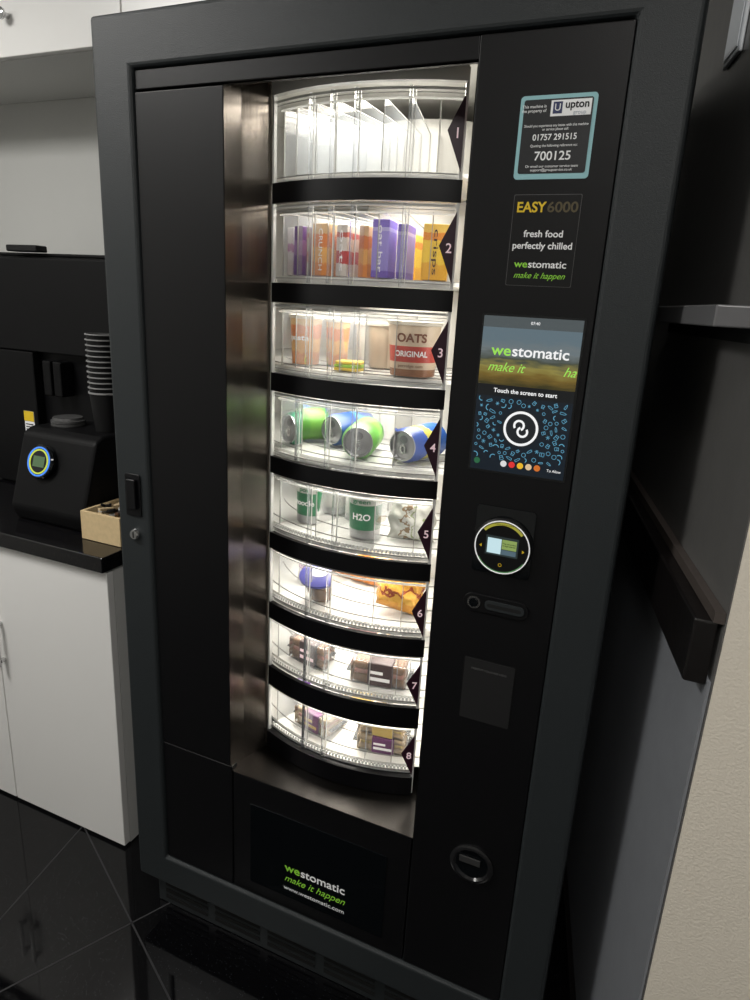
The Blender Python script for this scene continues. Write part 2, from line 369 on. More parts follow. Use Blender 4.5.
for i in range(7): arc('bar_%d'%(i+1),cx,cy,.412,.4215,-AE,AE+.5,tops[i+1]+.001,bots[i]-.001,M['bar'],VM)
arc('bar_top',cx,cy,.412,.424,-AE,AE,tops[0]+.004,tops[0]+.03,M['rim'],VM)
for sgn in (-1,1):
    arc('door_post_%d'%sgn,cx,cy,.414,.4205,sgn*AE-.35,sgn*AE+.35,.50,1.82,M['rim'],VM,n=2)
def clipdisc(r,n=72):
    pts=[]
    for k in range(n):
        a=2*math.pi*k/n; pts.append((cx+r*math.sin(a),min(cy-r*math.cos(a),.67)))
    out=[]
    for p in pts:
        if not out or (abs(p[0]-out[-1][0])+abs(p[1]-out[-1][1]))>1e-5: out.append(p)
    return out
divs=[[-24,-19,-12.3,-6.2,0,6,12.5,19],[-24,-18,-12,-6,0,6,12.5,19],[-24,-18,-12,-3,4,12],[-24,-15,2.5,13],[-24,-9,-2,9,20],[-24,-10,-3,10,18],[-24,-10,-3,10,18],[-24,-10,-3,10,18]]
doorseams=[[-12.3,-6.2,0,12.5],[-12,-6,0,12.5],[-12,-5,2],[-15,-5,2.5],[-10,-2],[-10,-3],[-10,-3],[-10,-3]]
TZ=[]
for i in range(8):
    zt=tops[i]; zb=bots[i]; TZ.append(zb+.012)
    t='tier_%d_'%(i+1)
    prism(t+'tray',clipdisc(.398),'z',zb+.006,zb+.012,M['tray'],VM)
    arc(t+'inner_wall',cx,cy,.150,.154,-80,80,zb+.013,zt+.015,M['liner'],VM)
    arcsheet(t+'door',cx,cy,.4105,-AE,AE,zb,zt,M['plastic_clear'],VM)
    arc(t+'rim_bottom',cx,cy,.400,.4095,-AE,AE,zb,zb+.006,M['rim'],VM)
    arc(t+'rim_top',cx,cy,.4112,.4135,-AE,AE,zt-.006,zt-.002,M['rim'],VM)
    arc(t+'rim_top_2',cx,cy,.402,.4045,-AE,AE,zt-.017,zt-.014,M['rim'],VM)
    arc(t+'rim_top_3',cx,cy,.4112,.4125,-AE,AE,zt-.0105,zt-.0095,M['ribgrey'],VM)
    arc(t+'rim_bottom_line',cx,cy,.4112,.4130,-AE,AE,zb+.007,zb+.009,M['ribgrey'],VM)
    for rr_ in (.20,.26,.32,.375): arc(t+'tray_rib_%d'%int(rr_*1000),cx,cy,rr_,rr_+.002,-50,50,zb+.0121,zb+.0140,M['ribgrey'],VM,n=30)
    V=[];F=[]
    if i>=4:
        for k in range(46):
            a=math.radians(-AE+1+k*(2*AE-2)/45)
            n=len(V)
            for r_,da in ((.4112,-.006),(.4112,.006),(.4135,.0)):
                for z in (zb+.010,zb+.017): V.append((cx+r_*math.sin(a+da),cy-r_*math.cos(a+da),z))
            F+=[(n,n+1,n+5,n+4),(n+2,n+3,n+5,n+4),(n+1,n+3,n+5),(n,n+2,n+4)]
        mk(t+'serration',V,F,M['rim'],VM)
    V=[];F=[];V2=[];F2=[]
    for a in divs[i]:
        a=math.radians(a); s,c=math.sin(a),math.cos(a); n=len(V)
        for r_ in (.156,.398):
            for z in (zb+.0125,zt-.012): V.append((cx+r_*s,cy-r_*c,z))
        F.append((n,n+1,n+3,n+2))
        for (ra,rb,za,zc_) in ((.3965,.3985,zb+.0125,zt-.012),(.156,.159,zb+.0125,zt-.012),(.16,.396,zt-.0135,zt-.012)):
            m_=Matrix.Translation((cx,cy,0))@Matrix.Rotation(a,4,'Z')
            v_,f_=boxvf(-.0007,.0007,-rb,-ra,za,zc_); n2=len(V2)
            V2+=[m_@Vector(p) for p in v_]; F2+=[tuple(q_+n2 for q_ in f) for f in f_]
    mk(t+'dividers',V,F,M['divider'],VM)
    mk(t+'divider_edges',V2,F2,M['ribgrey'],VM)
    for k,a in enumerate(doorseams[i]):
        arc(t+'door_edge_%d'%k,cx,cy,.4108,.4145,a-.32,a+.32,zb+.001,zt-.001,M['divider'],VM,n=2)
        arc(t+'door_edge_line_%d'%k,cx,cy,.4108,.4130,a+.9,a+1.05,zb+.001,zt-.001,M['rim'],VM,n=2)
        arc(t+'door_edge_shade_%d'%k,cx,cy,.4108,.4125,a-.45,a-.35,zb+.001,zt-.001,M['ribgrey'],VM,n=2)
    rr=.4265
    def ap(a,z,rr=rr): a=math.radians(a); return (cx+rr*math.sin(a),cy-rr*math.cos(a),z)
    hgt=(zt-zb)*.86; zc=(zb+zt)/2-.003
    a1=24.1
    mk(t+'label',[ap(a1,zc-hgt*.48),ap(a1,zc+hgt*.5),ap(a1-3.4,zc+.004)],[(0,1,2)],M['maroon'],VM)
    q=ap(a1-1.25,zc,.4275)
    text(t+'number',str(i+1),q[0],q[2],.021,M['pink'],VM,y=q[1],rot=Matrix.Rotation(math.radians(a1-1.3),4,'Z'),bold=.01)
lathe('drum_column',[(.0,.50),(.147,.50),(.147,1.80),(0,1.80)],M['liner'],VM,Matrix.Translation((cx,cy,0)))
box('led_bar_right',-.3385,-.3285,.124,.134,.53,1.80,M['led'],VM,bevel=.002)
def area(name,loc,rot,sx,sy,e,col=(1,1,1),parent=None):
    l=bpy.data.lights.new(name,'AREA'); l.shape='RECTANGLE'; l.size=sx; l.size_y=sy; l.energy=e; l.color=col
    o=bpy.data.objects.new(name,l); o.location=loc; o.rotation_euler=rot; COL.objects.link(o)
    if parent is not None: o.parent=parent; o.matrix_parent_inverse=Matrix.Translation(parent.location).inverted()
    return o
for i in range(8):
    zl=tops[i]+.016 if i==0 else bots[i-1]+.004
    area('tier_lamp_%d'%(i+1),(cx,.20,zl),(0,0,0),.30,.10,[2.1,1.8,1.85,1.85,1.95,2.05,2.2,2.2][i],(1,.95,.85),VM)
# ---- instrument panel: stickers
sx0,sx1,sz0,sz1=-.240,-.140,1.643,1.745
prism('notice_sticker_border',rrect(sx0,sx1,sz0,sz1,.005),'y',-.0006,.001,M['teal'],VM)
prism('notice_sticker',rrect(sx0+.005,sx1-.005,sz0+.007,sz1-.005,.003),'y',-.0012,-.0007,pmat('sticker_dark',(.014,.015,.017),.4),VM)
text('notice_owner','This machine is\nthe property of',-.221,1.729,.0052,M['white'],VM,align='CENTER')
box('notice_logo_plate',-.199,-.147,-.0016,-.0013,1.719,1.738,M['white'],VM)
box('notice_logo_mark',-.196,-.184,-.0019,-.0017,1.722,1.736,pmat('logo_navy',(.03,.04,.12),.5),VM)
text('notice_logo_u','U',-.190,1.729,.012,M['white'],VM,y=-.0021)
text('notice_logo_text','upton',-.165,1.732,.013,M['black'],VM,y=-.0018,bold=.02)
text('notice_logo_text2','group',-.161,1.7225,.007,pmat('lt',(.4,.45,.5),.5),VM,y=-.0018)
text('notice_l1','Should you experience any issues with this machine\nor service please call:',-.190,1.706,.0045,M['white'],VM,width=.084)
text('notice_phone','01757 291515',-.190,1.694,.0105,M['white'],VM,width=.058,bold=.015)
text('notice_l2','Quoting the following reference no:',-.190,1.684,.0045,M['white'],VM,width=.062)
text('notice_number','700125',-.190,1.671,.0155,M['white'],VM,width=.048,bold=.01)
text('notice_l3','Or email our customer service team\nsupport@groupservice.co.uk',-.190,1.6565,.0045,M['white'],VM,width=.070)
prism('product_sticker_edge',rrect(-.236,-.144,1.504,1.624,.002),'y',-.0005,.001,M['grey'],VM)
prism('product_sticker',rrect(-.2353,-.1447,1.5047,1.6233,.002),'y',-.001,-.0006,M['black'],VM)
text('product_easy','EASY',-.231,1.607,.0185,M['yellow'],VM,align='LEFT',width=.040,bold=.02)
text('product_6000','6000',-.189,1.607,.0185,pmat('dim_gold',(.09,.07,.03),.5),VM,align='LEFT',width=.041,bold=.015)
text('product_t1','fresh food',-.190,1.573,.0125,M['white'],VM,width=.054,bold=.015)
text('product_t2','perfectly chilled',-.190,1.5575,.0125,M['white'],VM,width=.082,bold=.015)
logo('product_brand',-.226,1.533,.0135,.072,VM)
text('product_slogan','make it happen',-.190,1.518,.0115,M['green'],VM,shear=.4,width=.072)
# ---- touch screen
tx0,tx1,tz0,tz1=-.262,-.119,1.230,1.461
prism('screen_bezel',rrect(tx0-.003,tx1+.003,tz0-.003,tz1+.003,.003),'y',-.001,.001,M['gloss'],VM)
def quad(name,x0,x1,z0,z1,y,mat): return mk(name,[(x0,y,z0),(x1,y,z0),(x1,y,z1),(x0,y,z1)],[(0,1,2,3)],mat,VM)
m,nt,b=new_mat('screen_picture'); b.inputs['Base Color'].default_value=(0,0,0,1); b.inputs['Roughness'].default_value=.15
tc=nt.nodes.new('ShaderNodeTexCoord'); sp=nt.nodes.new('ShaderNodeSeparateXYZ'); nt.links.new(tc.outputs['Generated'],sp.inputs[0])
nz=nt.nodes.new('ShaderNodeTexNoise'); nz.inputs['Scale'].default_value=4; mp=nt.nodes.new('ShaderNodeMapping'); mp.inputs['Scale'].default_value=(1,1,3); nt.links.new(tc.outputs['Generated'],mp.inputs[0]); nt.links.new(mp.outputs[0],nz.inputs['Vector'])
ma=nt.nodes.new('ShaderNodeMath'); ma.operation='MULTIPLY_ADD'; ma.inputs[1].default_value=.35; nt.links.new(nz.outputs['Fac'],ma.inputs[0]); nt.links.new(sp.outputs['Z'],ma.inputs[2])
cr=nt.nodes.new('ShaderNodeValToRGB'); e=cr.color_ramp.elements; e[0].position=.15; e[0].color=(.04,.035,.01,1); e[1].position=1; e[1].color=(.12,.17,.20,1)
for p,c in ((.35,(.17,.11,.02)),(.5,(.28,.24,.06)),(.62,(.06,.07,.05)),(.8,(.16,.19,.20))):
    k=e.new(p); k.color=(*c,1)
nt.links.new(ma.outputs[0],cr.inputs[0]); nt.links.new(cr.outputs[0],b.inputs['Emission Color']); b.inputs['Emission Strength'].default_value=.9
quad('screen_picture',tx0,tx1,1.362,1.445,-.0014,m)
quad('screen_top_strip',tx0,tx1,1.445,tz1,-.0014,emat('scr_top',(.07,.085,.09),1))
quad('screen_mid_strip',tx0,tx1,1.345,1.362,-.0014,emat('scr_mid',(.004,.005,.006),1))
quad('screen_lower',tx0,tx1,tz0,1.345,-.0014,emat('scr_low',(.004,.009,.016),1))
EW=emat('scr_white',(1,1,1),.9); EG=emat('scr_green',(.35,.8,.1),.9); EB=emat('scr_blue',(.13,.40,.58),.85)
text('screen_clock','07:40',-.186,1.453,.006,EW,VM,y=-.0016)
logo('screen_brand',-.246,1.412,.0215,.112,VM,y=-.0018,mw=EW,mg=EG)
text('screen_slogan','make it',-.250,1.388,.019,EG,VM,y=-.0018,align='LEFT',shear=.4,width=.056)
text('screen_slogan_2','ha',-.139,1.388,.019,EG,VM,y=-.0018,align='LEFT',shear=.4,width=.018)
text('screen_prompt','Touch the screen to start',-.190,1.3535,.0088,EW,VM,y=-.0018,width=.094,bold=.015)
V=[];F=[]
def addpoly(pts):
    n=len(V); V.extend(pts); F.append(tuple(range(n,n+len(pts))))
def seg(x,z,l,w,a,y=-.0018):
    c,s=math.cos(a),math.sin(a)
    addpoly([(x+dx*c-dz*s,y,z+dx*s+dz*c) for dx,dz in ((-l,-w),(l,-w),(l,w),(-l,w))])
def icon(x,z):
    a=random.random()*6.28; k=random.random(); s=random.uniform(.7,1.2)
    def L(dx,dz,l,aa,w=.00036):
        c,s_=math.cos(a),math.sin(a); seg(x+(dx*c-dz*s_)*s,z+(dx*s_+dz*c)*s,l*s,w,a+aa)
    if k<.28:
        for q in range(9):
            t=q*2*math.pi/9; L(.0026*math.cos(t),.0026*math.sin(t),.0010,t+math.pi/2)
    elif k<.5:
        L(-.0022,0,.0028,1.45); L(.0022,0,.0028,1.69); L(0,-.0028,.0020,0); L(0,.0028,.0026,0); L(0,.0005,.0020,0)
    elif k<.7:
        L(-.0014,-.001,.0030,1.57); L(.0014,-.001,.0030,1.57); L(0,-.004,.0014,0); L(-.0007,.0032,.0014,1.3); L(.0007,.0032,.0014,1.85)
    elif k<.85:
        for q in range(5):
            t=q*.5; L(.004*math.cos(t)-.002,.004*math.sin(t)-.002,.0012,t+math.pi/2,.0006)
    else:
        for q in range(3): L(0,0,.0030,q*1.05)
pts=[]
tries=0
while len(pts)<120 and tries<9000:
    tries+=1
    x=random.uniform(tx0+.005,tx1-.006); z=random.uniform(tz0+.022,1.340)
    if math.hypot(x+.190,z-1.300)<.034: continue
    if any(math.hypot(x-p[0],z-p[1])<.0084 for p in pts): continue
    pts.append((x,z)); icon(x,z)
mk('screen_icons',V,F,EB,VM)
def annulus(name,x,z,r0,r1,y,mat,a0=0,a1=360,n=40,parent=VM):
    V=[];F=[]
    for k in range(n+1):
        t=math.radians(a0+(a1-a0)*k/n)
        V+=[(x+r_*math.cos(t),y,z+r_*math.sin(t)) for r_ in (r0,r1)]
    for k in range(n): F.append((2*k,2*k+1,2*k+3,2*k+2))
    return mk(name,V,F,mat,parent)
ring_dark=emat('scr_dark',(.01,.012,.015),1)
mk('screen_disc',[(x,-.0019,z) for x,z in circ(-.190,1.300,.0285)],[tuple(range(48))],ring_dark,VM)
annulus('screen_ring',-.190,1.300,.0225,.0262,-.0021,EW)
annulus('screen_emblem_a',-.193,1.3045,.0055,.0088,-.0021,EW,-60,215)
annulus('screen_emblem_b',-.187,1.2955,.0055,.0088,-.0021,EW,120,395)
fl_cols=[(.02,.12,.05),(.7,.7,.7),(.7,.03,.03),(.8,.45,.02),(.7,.5,.3),(.6,.15,.02)]
for k,c in enumerate(fl_cols):
    x=-.2230+k*.0128 if k else -.252
    mk('screen_flag_%d'%k,[(px_,-.0021,pz) for px_,pz in circ(x,1.2435,.0048,24)],[tuple(range(24))],emat('flag_%d'%k,c,1),VM)
text('screen_country','To Allow',-.134,1.242,.0055,EW,VM,y=-.0018)
# ---- card reader
prism('reader_housing',rrect(-.244,-.150,1.062,1.174,.006),'y',-.003,.001,M['gloss'],VM,bevel=.0008)
XR=Matrix.Translation((-.196,-.003,1.112))@Matrix.Rotation(math.pi/2,4,'X')
lathe('reader_disc',[(0,0),(.047,0),(.047,.006),(.044,.009),(0,.009)],M['black'],VM,XR)
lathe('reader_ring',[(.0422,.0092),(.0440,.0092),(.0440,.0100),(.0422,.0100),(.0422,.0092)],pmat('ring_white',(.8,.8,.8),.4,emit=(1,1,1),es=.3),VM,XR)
annulus('reader_yellow',-.196,1.112,.0365,.0410,-.0135,emat('rd_yellow',(.42,.39,.05),.8),40,140)
annulus('reader_green',-.196,1.112,.0402,.0410,-.0135,emat('rd_green',(.12,.4,.12),.8),210,330)
rs=emat('rd_screen',(.55,.75,.8),1.0)
quad('reader_screen',-.222,-.170,1.098,1.130,-.0136,emat('rd_scr_dark',(.02,.03,.03),1))
quad('reader_screen_bright',-.219,-.197,1.101,1.126,-.0139,rs)
quad('reader_screen_green',-.196,-.173,1.110,1.126,-.0139,emat('rd_scr_g',(.30,.42,.12),.8))
quad('reader_screen_lower',-.196,-.173,1.101,1.109,-.0139,emat('rd_scr_b',(.10,.16,.2),.8))
text('reader_text','Press any product\nto begin selection',-.1845,1.118,.0035,M['black'],VM,y=-.0142,width=.021)
text('reader_foot','Present card or phone',-.196,1.1500,.003,M['black'],VM,y=-.0142,width=.030)
for s in (-1,1):
    x=-.196+s*.032
    mk('reader_arrow_%d'%s,[(x,-.0136,1.108),(x,-.0136,1.114),(x+s*.004,-.0136,1.111)],[(0,1,2)],M['yellow'],VM)
annulus('reader_contactless',-.196,1.083,.002,.003,-.0136,M['yellow'])
# ---- coin slot
prism('coin_plate',rrect(-.2515,-.1435,.991,1.022,.0154),'y',-.004,.001,M['panel'],VM,bevel=.001)
annulus('coin_button_ring',-.2335,1.0065,.008,.0110,-.0045,M['chrome'])
XC=Matrix.Translation((-.2335,-.004,1.0065))@Matrix.Rotation(math.pi/2,4,'X')
lathe('coin_button',[(0,0),(.0075,0),(.0075,.003),(0,.003)],M['gloss'],VM,XC,n=24)
prism('coin_slot_edge',rrect(-.215,-.150,.999,1.0155,.008),'y',-.006,-.0042,M['frame'],VM,bevel=.0006)
prism('coin_slot',rrect(-.211,-.155,1.004,1.010,.003),'y',-.0063,-.0061,M['seam'],VM)
prism('lower_pad_edge',rrect(-.240,-.153,.786,.904,.002),'y',-.0004,.001,M['seam'],VM)
prism('lower_pad',rrect(-.239,-.154,.787,.903,.002),'y',-.0012,-.0005,pmat('pad_dark',(.016,.016,.0165),.35),VM)
text('pad_text','PRESENT VOUCHER HERE',-.1965,.885,.005,M['grey'],VM,width=.06)
XK=Matrix.Translation((-.188,.0,.487))@Matrix.Rotation(math.pi/2,4,'X')
lathe('return_ring',[(.030,-.002),(.041,-.002),(.041,.004),(.038,.006),(.033,.006),(.030,.001)],pmat('return_ring',(.012,.012,.013),.2),VM,XK)
lathe('return_cup',[(.030,.001),(.026,.0006),(.0,.0004)],M['gloss'],VM,XK)
box('return_flap',-.212,-.172,-.004,-.001,.487,.501,pmat('flap',(.04,.04,.04),.25),VM,bevel=.001)
logo('hatch_brand',-.584,.300,.028,.142,VM,y=-.0010)
text('hatch_slogan','make it happen',-.513,.272,.024,M['green'],VM,y=-.0010,shear=.4,width=.145)
text('hatch_url','www.westomatic.com',-.513,.246,.0145,M['white'],VM,y=-.0010,width=.145)
prism('handle_plate',rrect(-.965,-.926,1.030,1.118,.004),'y',-.009,-.0062,M['bar'],VM,bevel=.001)
prism('handle_lever',rrect(-.957,-.934,1.045,1.108,.003),'y',-.016,-.0092,M['bar'],VM,bevel=.002)
XL=Matrix.Translation((-.945,-.0062,.991))@Matrix.Rotation(math.pi/2,4,'X')
lathe('lock',[(0,0),(.012,0),(.012,.004),(.009,.008),(0,.008)],M['chrome'],VM,XL,n=28)
box('lock_keyway',-.9463,-.9437,-.0148,-.0143,.985,.997,M['seam'],VM)

# ================================================================= PRODUCTS
def Rz(d): return Matrix.Rotation(math.radians(d),4,'Z')
def T(x,y,z): return Matrix.Translation((x,y,z))
def carton(name,x,y,tier,w,d,h,mat,rot=0,lid=None,label=None,lc=None):
    z=TZ[tier-1]+.0030
    r=root(name,(x,y,z)); X=T(x,y,z)@Rz(rot)
    box('carton',-w/2,w/2,-d/2,d/2,0,h,mat,r,bevel=.0015,xf=X)
    if label:
        lm=lc or M['white']; c=X@Vector((0,-d/2-.0006,h/2))
        text('print',label,c.x,c.z,.012,lm,r,y=c.y,rot=Rz(rot)@Matrix.Rotation(math.pi/2,4,'Y'),width=h*.8)
    return r
violet=band_mat('pack_violet',[(0,(.14,.08,.42)),(.12,(.27,.22,.58)),(.8,(.42,.38,.65)),(.86,(.18,.12,.5))],'Z')
orange=band_mat('pack_orange',[(0,(.62,.20,.02)),(.25,(.72,.36,.08)),(.55,(.62,.17,.02)),(.8,(.65,.42,.2))],'Z',noise=.2)
redw=band_mat('pack_red_white',[(0,(.52,.48,.44)),(.25,(.42,.03,.03)),(.5,(.56,.52,.48)),(.75,(.42,.06,.04)),(.85,(.56,.52,.48))],'Z',noise=.1)
purp=band_mat('pack_purple',[(0,(.10,.04,.20)),(.4,(.22,.11,.30)),(.7,(.09,.03,.18))],'Z',noise=.1)
yell=band_mat('pack_yellow',[(0,(.70,.36,.02)),(.3,(.75,.50,.04)),(.7,(.7,.24,.02)),(.85,(.75,.48,.08))],'Z',noise=.15)
palep=band_mat('pack_pale',[(0,(.45,.40,.42)),(.3,(.5,.46,.5)),(.5,(.3,.12,.25)),(.65,(.5,.46,.48))],'Z',noise=.2)
carton('snack_carton',-.674,.180,2,.018,.06,.084,palep,-22)
carton('snack_carton',-.645,.155,2,.022,.06,.084,purp,-16)
carton('snack_carton',-.600,.145,2,.036,.05,.088,orange,-10,label='CRUNCH')
carton('snack_carton',-.560,.150,2,.022,.06,.086,redw,-4,label='oats')
carton('snack_carton',-.5245,.160,2,.018,.06,.086,orange,0)
carton('snack_carton',-.486,.134,2,.030,.05,.094,violet,6,label='oat bar')
carton('snack_carton',-.4525,.152,2,.018,.06,.088,violet,8)
carton('snack_carton',-.400,.160,2,.044,.05,.090,yell,16,label='crisps',lc=M['maroon'])
for x_,m_ in ((-.64,orange),(-.585,redw),(-.53,palep),(-.47,yell)): carton('snack_carton',x_,.235,2,.030,.05,.080,m_,0)
def tub(name,x,y,tier,r0,r1,h,body,lidm):
    z=TZ[tier-1]+.0030; r=root(name,(x,y,z))
    lathe('tub',[(0,0),(r0,0),(r1,h*.93),(r1+.003,h*.94),(r1+.003,h),(r1-.002,h+.001),(0,h+.0005)],body,r,T(x,y,z),mats=[body,lidm],pm=[0,0,1,1,1,1]); return r,z
brown=pmat('ink_brown',(.16,.05,.02),.5); cream_p=pmat('lid_cream',(.55,.51,.44),.5)
r,z=tub('snack_tub',-.660,.175,3,.026,.031,.092,orange,cream_p); cyltext('print','pasta',-.660,.175,z+.05,.029,0,.014,M['white'],r,.040,bold=.02)
r,z=tub('snack_tub',-.606,.205,3,.020,.024,.088,orange,cream_p)
r,z=tub('snack_tub',-.550,.235,3,.024,.028,.085,pmat('tub_white',(.5,.48,.44),.4),cream_p)
r,z=tub('snack_tub',-.488,.240,3,.024,.028,.085,pmat('tub_cream',(.5,.42,.32),.4),cream_p)
limem=pmat('pack_lime',(.28,.48,.04),.4); yellm=pmat('pack_mustard',(.60,.42,.04),.4)
z=TZ[2]+.003; r=root('snack_bar_packet',(-.538,.125,z))
for k,(mm) in enumerate((yellm,limem,yellm)): box('bar_%d'%k,-.024,.024,-.02,.02,.0+k*.006,.0055+k*.006,mm,r,bevel=.002,xf=T(-.538,.125,z)@Rz(8*k-6))
oat=band_mat('oat_print',[(0,(.24,.10,.04)),(.13,(.56,.44,.32)),(.26,(.45,.04,.025)),(.55,(.58,.47,.35))],'Z')
px_,py_=-.426,.152
r,z=tub('oat_porridge_tub',px_,py_,3,.040,.047,.094,oat,cream_p)
cyltext('print_oats','OATS',px_,py_,z+.066,.0452,14,.020,brown,r,.054,bold=.03,slope=.075)
cyltext('print_original','ORIGINAL',px_,py_,z+.039,.0432,14,.0135,M['white'],r,.060,bold=.02,slope=.075)
cyltext('print_foot','porridge oats',px_,py_,z+.0185,.0417,14,.007,brown,r,.045,slope=.075)
alu=pmat('aluminium',(.40,.40,.41),.3,.9)
def can(x,y,tier,rot,mat,dz=0,tilt=0):
    z=TZ[tier-1]+.0365+dz; r=root('beverage_can',(x,y,z))
    X=T(x,y,z)@Rz(rot)@Matrix.Rotation(math.pi/2+math.radians(tilt),4,'X')
    L=.118
    prof=[(0,-L/2+.006),(.022,-L/2+.004),(.026,-L/2),(.032,-L/2+.010),(.033,-L/2+.014),(.033,L/2-.011),(.0285,L/2-.003),(.0285,L/2),(.0262,L/2),(.0250,L/2-.006),(0,L/2-.005)]
    lathe('can_shell',prof,alu,r,X,mats=[alu,mat],pm=[0,0,0,1,1,1,0,0,0,0])
    V=[];F=[]
    n=20
    for k in range(n+1):
        t=2*math.pi*k/n
        for rr_ in (.004,.0075): V.append(X@Vector((rr_*math.cos(t)*.9,rr_*math.sin(t)*1.25-.006,L/2-.0025)))
    for k in range(n): F.append((2*k,2*k+1,2*k+3,2*k+2))
    mk('ring_pull',V,F,M['chrome'],r,solid=.0008)
    mk('mouth_score',[X@Vector((.009*math.cos(2*math.pi*k/20),.0075*math.sin(2*math.pi*k/20)+.012,L/2-.0044)) for k in range(20)],[tuple(range(20))],pmat('can_mouth',(.2,.2,.21),.4,.6),r)
can(-.656,.200,4,-26,band_mat('can_green_red',[(0,(.01,.15,.08)),(.42,(.35,.35,.3)),(.5,(.30,.03,.02)),(.58,(.01,.17,.09))],'Y',noise=.2))
can(-.5925,.245,4,-14,band_mat('can_blue',[(0,(.01,.05,.22)),(.45,(.05,.17,.36)),(.6,(.01,.04,.20))],'Y',noise=.2))
can(-.5235,.168,4,14,band_mat('can_lime',[(0,(.07,.26,.02)),(.5,(.12,.33,.03)),(.8,(.04,.2,.02))],'Y',noise=.2))
can(-.415,.190,4,-14,band_mat('can_blue_yellow',[(0,(.02,.06,.28)),(.3,(.42,.37,.07)),(.5,(.02,.09,.35))],'Y',noise=.3))
wg=[pmat('pot_white',(.50,.50,.47),.35),pmat('pot_green',(.02,.17,.07),.35),alu,M['pot_clear']]
def pot(name,x,y,tier,r0,r1,h,mats,pm):
    z=TZ[tier-1]+.0030; r=root(name,(x,y,z))
    p=[(0,0),(r0,0),(r0+(r1-r0)*.3,h*.2),(r0+(r1-r0)*.7,h*.75),(r1,h*.95),(r1+.003,h*.955),(r1+.003,h),(0,h+.001)]
    lathe('pot',p,mats[0],r,T(x,y,z),mats=mats,pm=pm); return r,z
r,z=pot('noodle_pot',-.638,.180,5,.032,.034,.086,wg,[2,2,1,0,0,2,2]); cyltext('print','noodle',-.638,.180,z+.044,.034,-5,.016,M['white'],r,.045,bold=.02)
cyltext('print_top','pot',-.638,.180,z+.072,.034,-5,.012,wg[1],r,.022,bold=.02)
r,z=pot('noodle_pot',-.504,.152,5,.030,.034,.092,wg,[2,2,1,0,0,2,2]); cyltext('print','H2O',-.504,.152,z+.045,.0325,8,.018,M['white'],r,.036,bold=.02,slope=.04)
cyltext('print_top','green',-.504,.152,z+.077,.0337,8,.012,wg[1],r,.036,bold=.02,slope=.04)
r,z=pot('noodle_pot',-.566,.240,5,.026,.028,.080,wg,[2,2,0,1,0,2,2])
# small drink bottle
def bottle(x,y,tier,mat,cap):
    z=TZ[tier-1]+.003; r=root('drink_bottle',(x,y,z))
    lathe('bottle',[(0,0),(.018,0),(.020,.004),(.020,.05),(.018,.058),(.009,.072),(.009,.078)],mat,r,T(x,y,z),n=28)
    lathe('cap',[(.0105,.078),(.0105,.088),(0,.088)],cap,r,T(x,y,z),n=28)
    lathe('label',[(.0206,.015),(.0206,.045)],M['white'],r,T(x,y,z),n=28)
bottle(-.452,.262,5,pmat('bottle_amber',(.35,.15,.03),.2),M['white'])
def pillow(name,x,y,tier,w,h,t,mat,rx=0,rz=0,seed=1,zoff=0,ry=0):
    z=TZ[tier-1]+.003+zoff; r=root(name,(x,y,z)); rnd=random.Random(seed)
    n1,n2=26,20; V=[];F=[]
    X=T(x,y,z)@Rz(rz)@Matrix.Rotation(math.radians(rx),4,'X')@Matrix.Rotation(math.radians(ry),4,'Y')
    ph=[rnd.random()*6 for _ in range(6)]
    for side in (1,-1):
        for i in range(n1+1):
            for j in range(n2+1):
                u=i/n1*2-1; v=j/n2*2-1
                f=max(0,(1-abs(u)**4))*max(0,(1-abs(v)**3))**.7
                wob=.12*math.sin(5*u+ph[0]+2*v)+.08*math.sin(9*v+ph[1]+3*u)+.06*math.sin(15*u*v+ph[2])+.05*math.sin(14*u+ph[4]+9*v)
                pinch=1-.07*(1-f)*math.cos(6*v+ph[3])*abs(u)
                V.append((u*w/2*(1-.05*v*v*(1 if abs(u)<1 else 0))*pinch, side*(t/2*f*(1+wob)+.0003)+(.0015*math.sin(40*u) if abs(v)>.9 else 0), (v+1)*h/2))
    N=(n1+1)*(n2+1)
    for s in (0,1):
        for i in range(n1):
            for j in range(n2):
                a=s*N+i*(n2+1)+j; F.append((a,a+1,a+n2+2,a+n2+1))
    for i in range(n1):
        for j in (0,n2):
            a=i*(n2+1)+j; F.append((a,a+n2+1,a+n2+1+N,a+N))
    for j in range(n2):
        for i in (0,n1):
            a=i*(n2+1)+j; F.append((a,a+1,a+1+N,a+N))
    V=[X@Vector(p) for p in V]
    zm=min(v.z for v in V); V=[Vector((v.x,v.y,v.z-zm+z)) for v in V]
    mk('bag',V,F,mat,r,smooth=True); return r
film=band_mat('film_white',[(0,(.42,.42,.38)),(.30,(.46,.47,.43)),(.42,(.22,.15,.09)),(.50,(.52,.52,.48)),(.62,(.24,.28,.14)),(.68,(.5,.5,.46))],'X',noise=.8,rough=.15,nscale=5)
pillow('salad_bag',-.414,.172,5,.090,.088,.048,film,rx=-14,rz=14,seed=3)
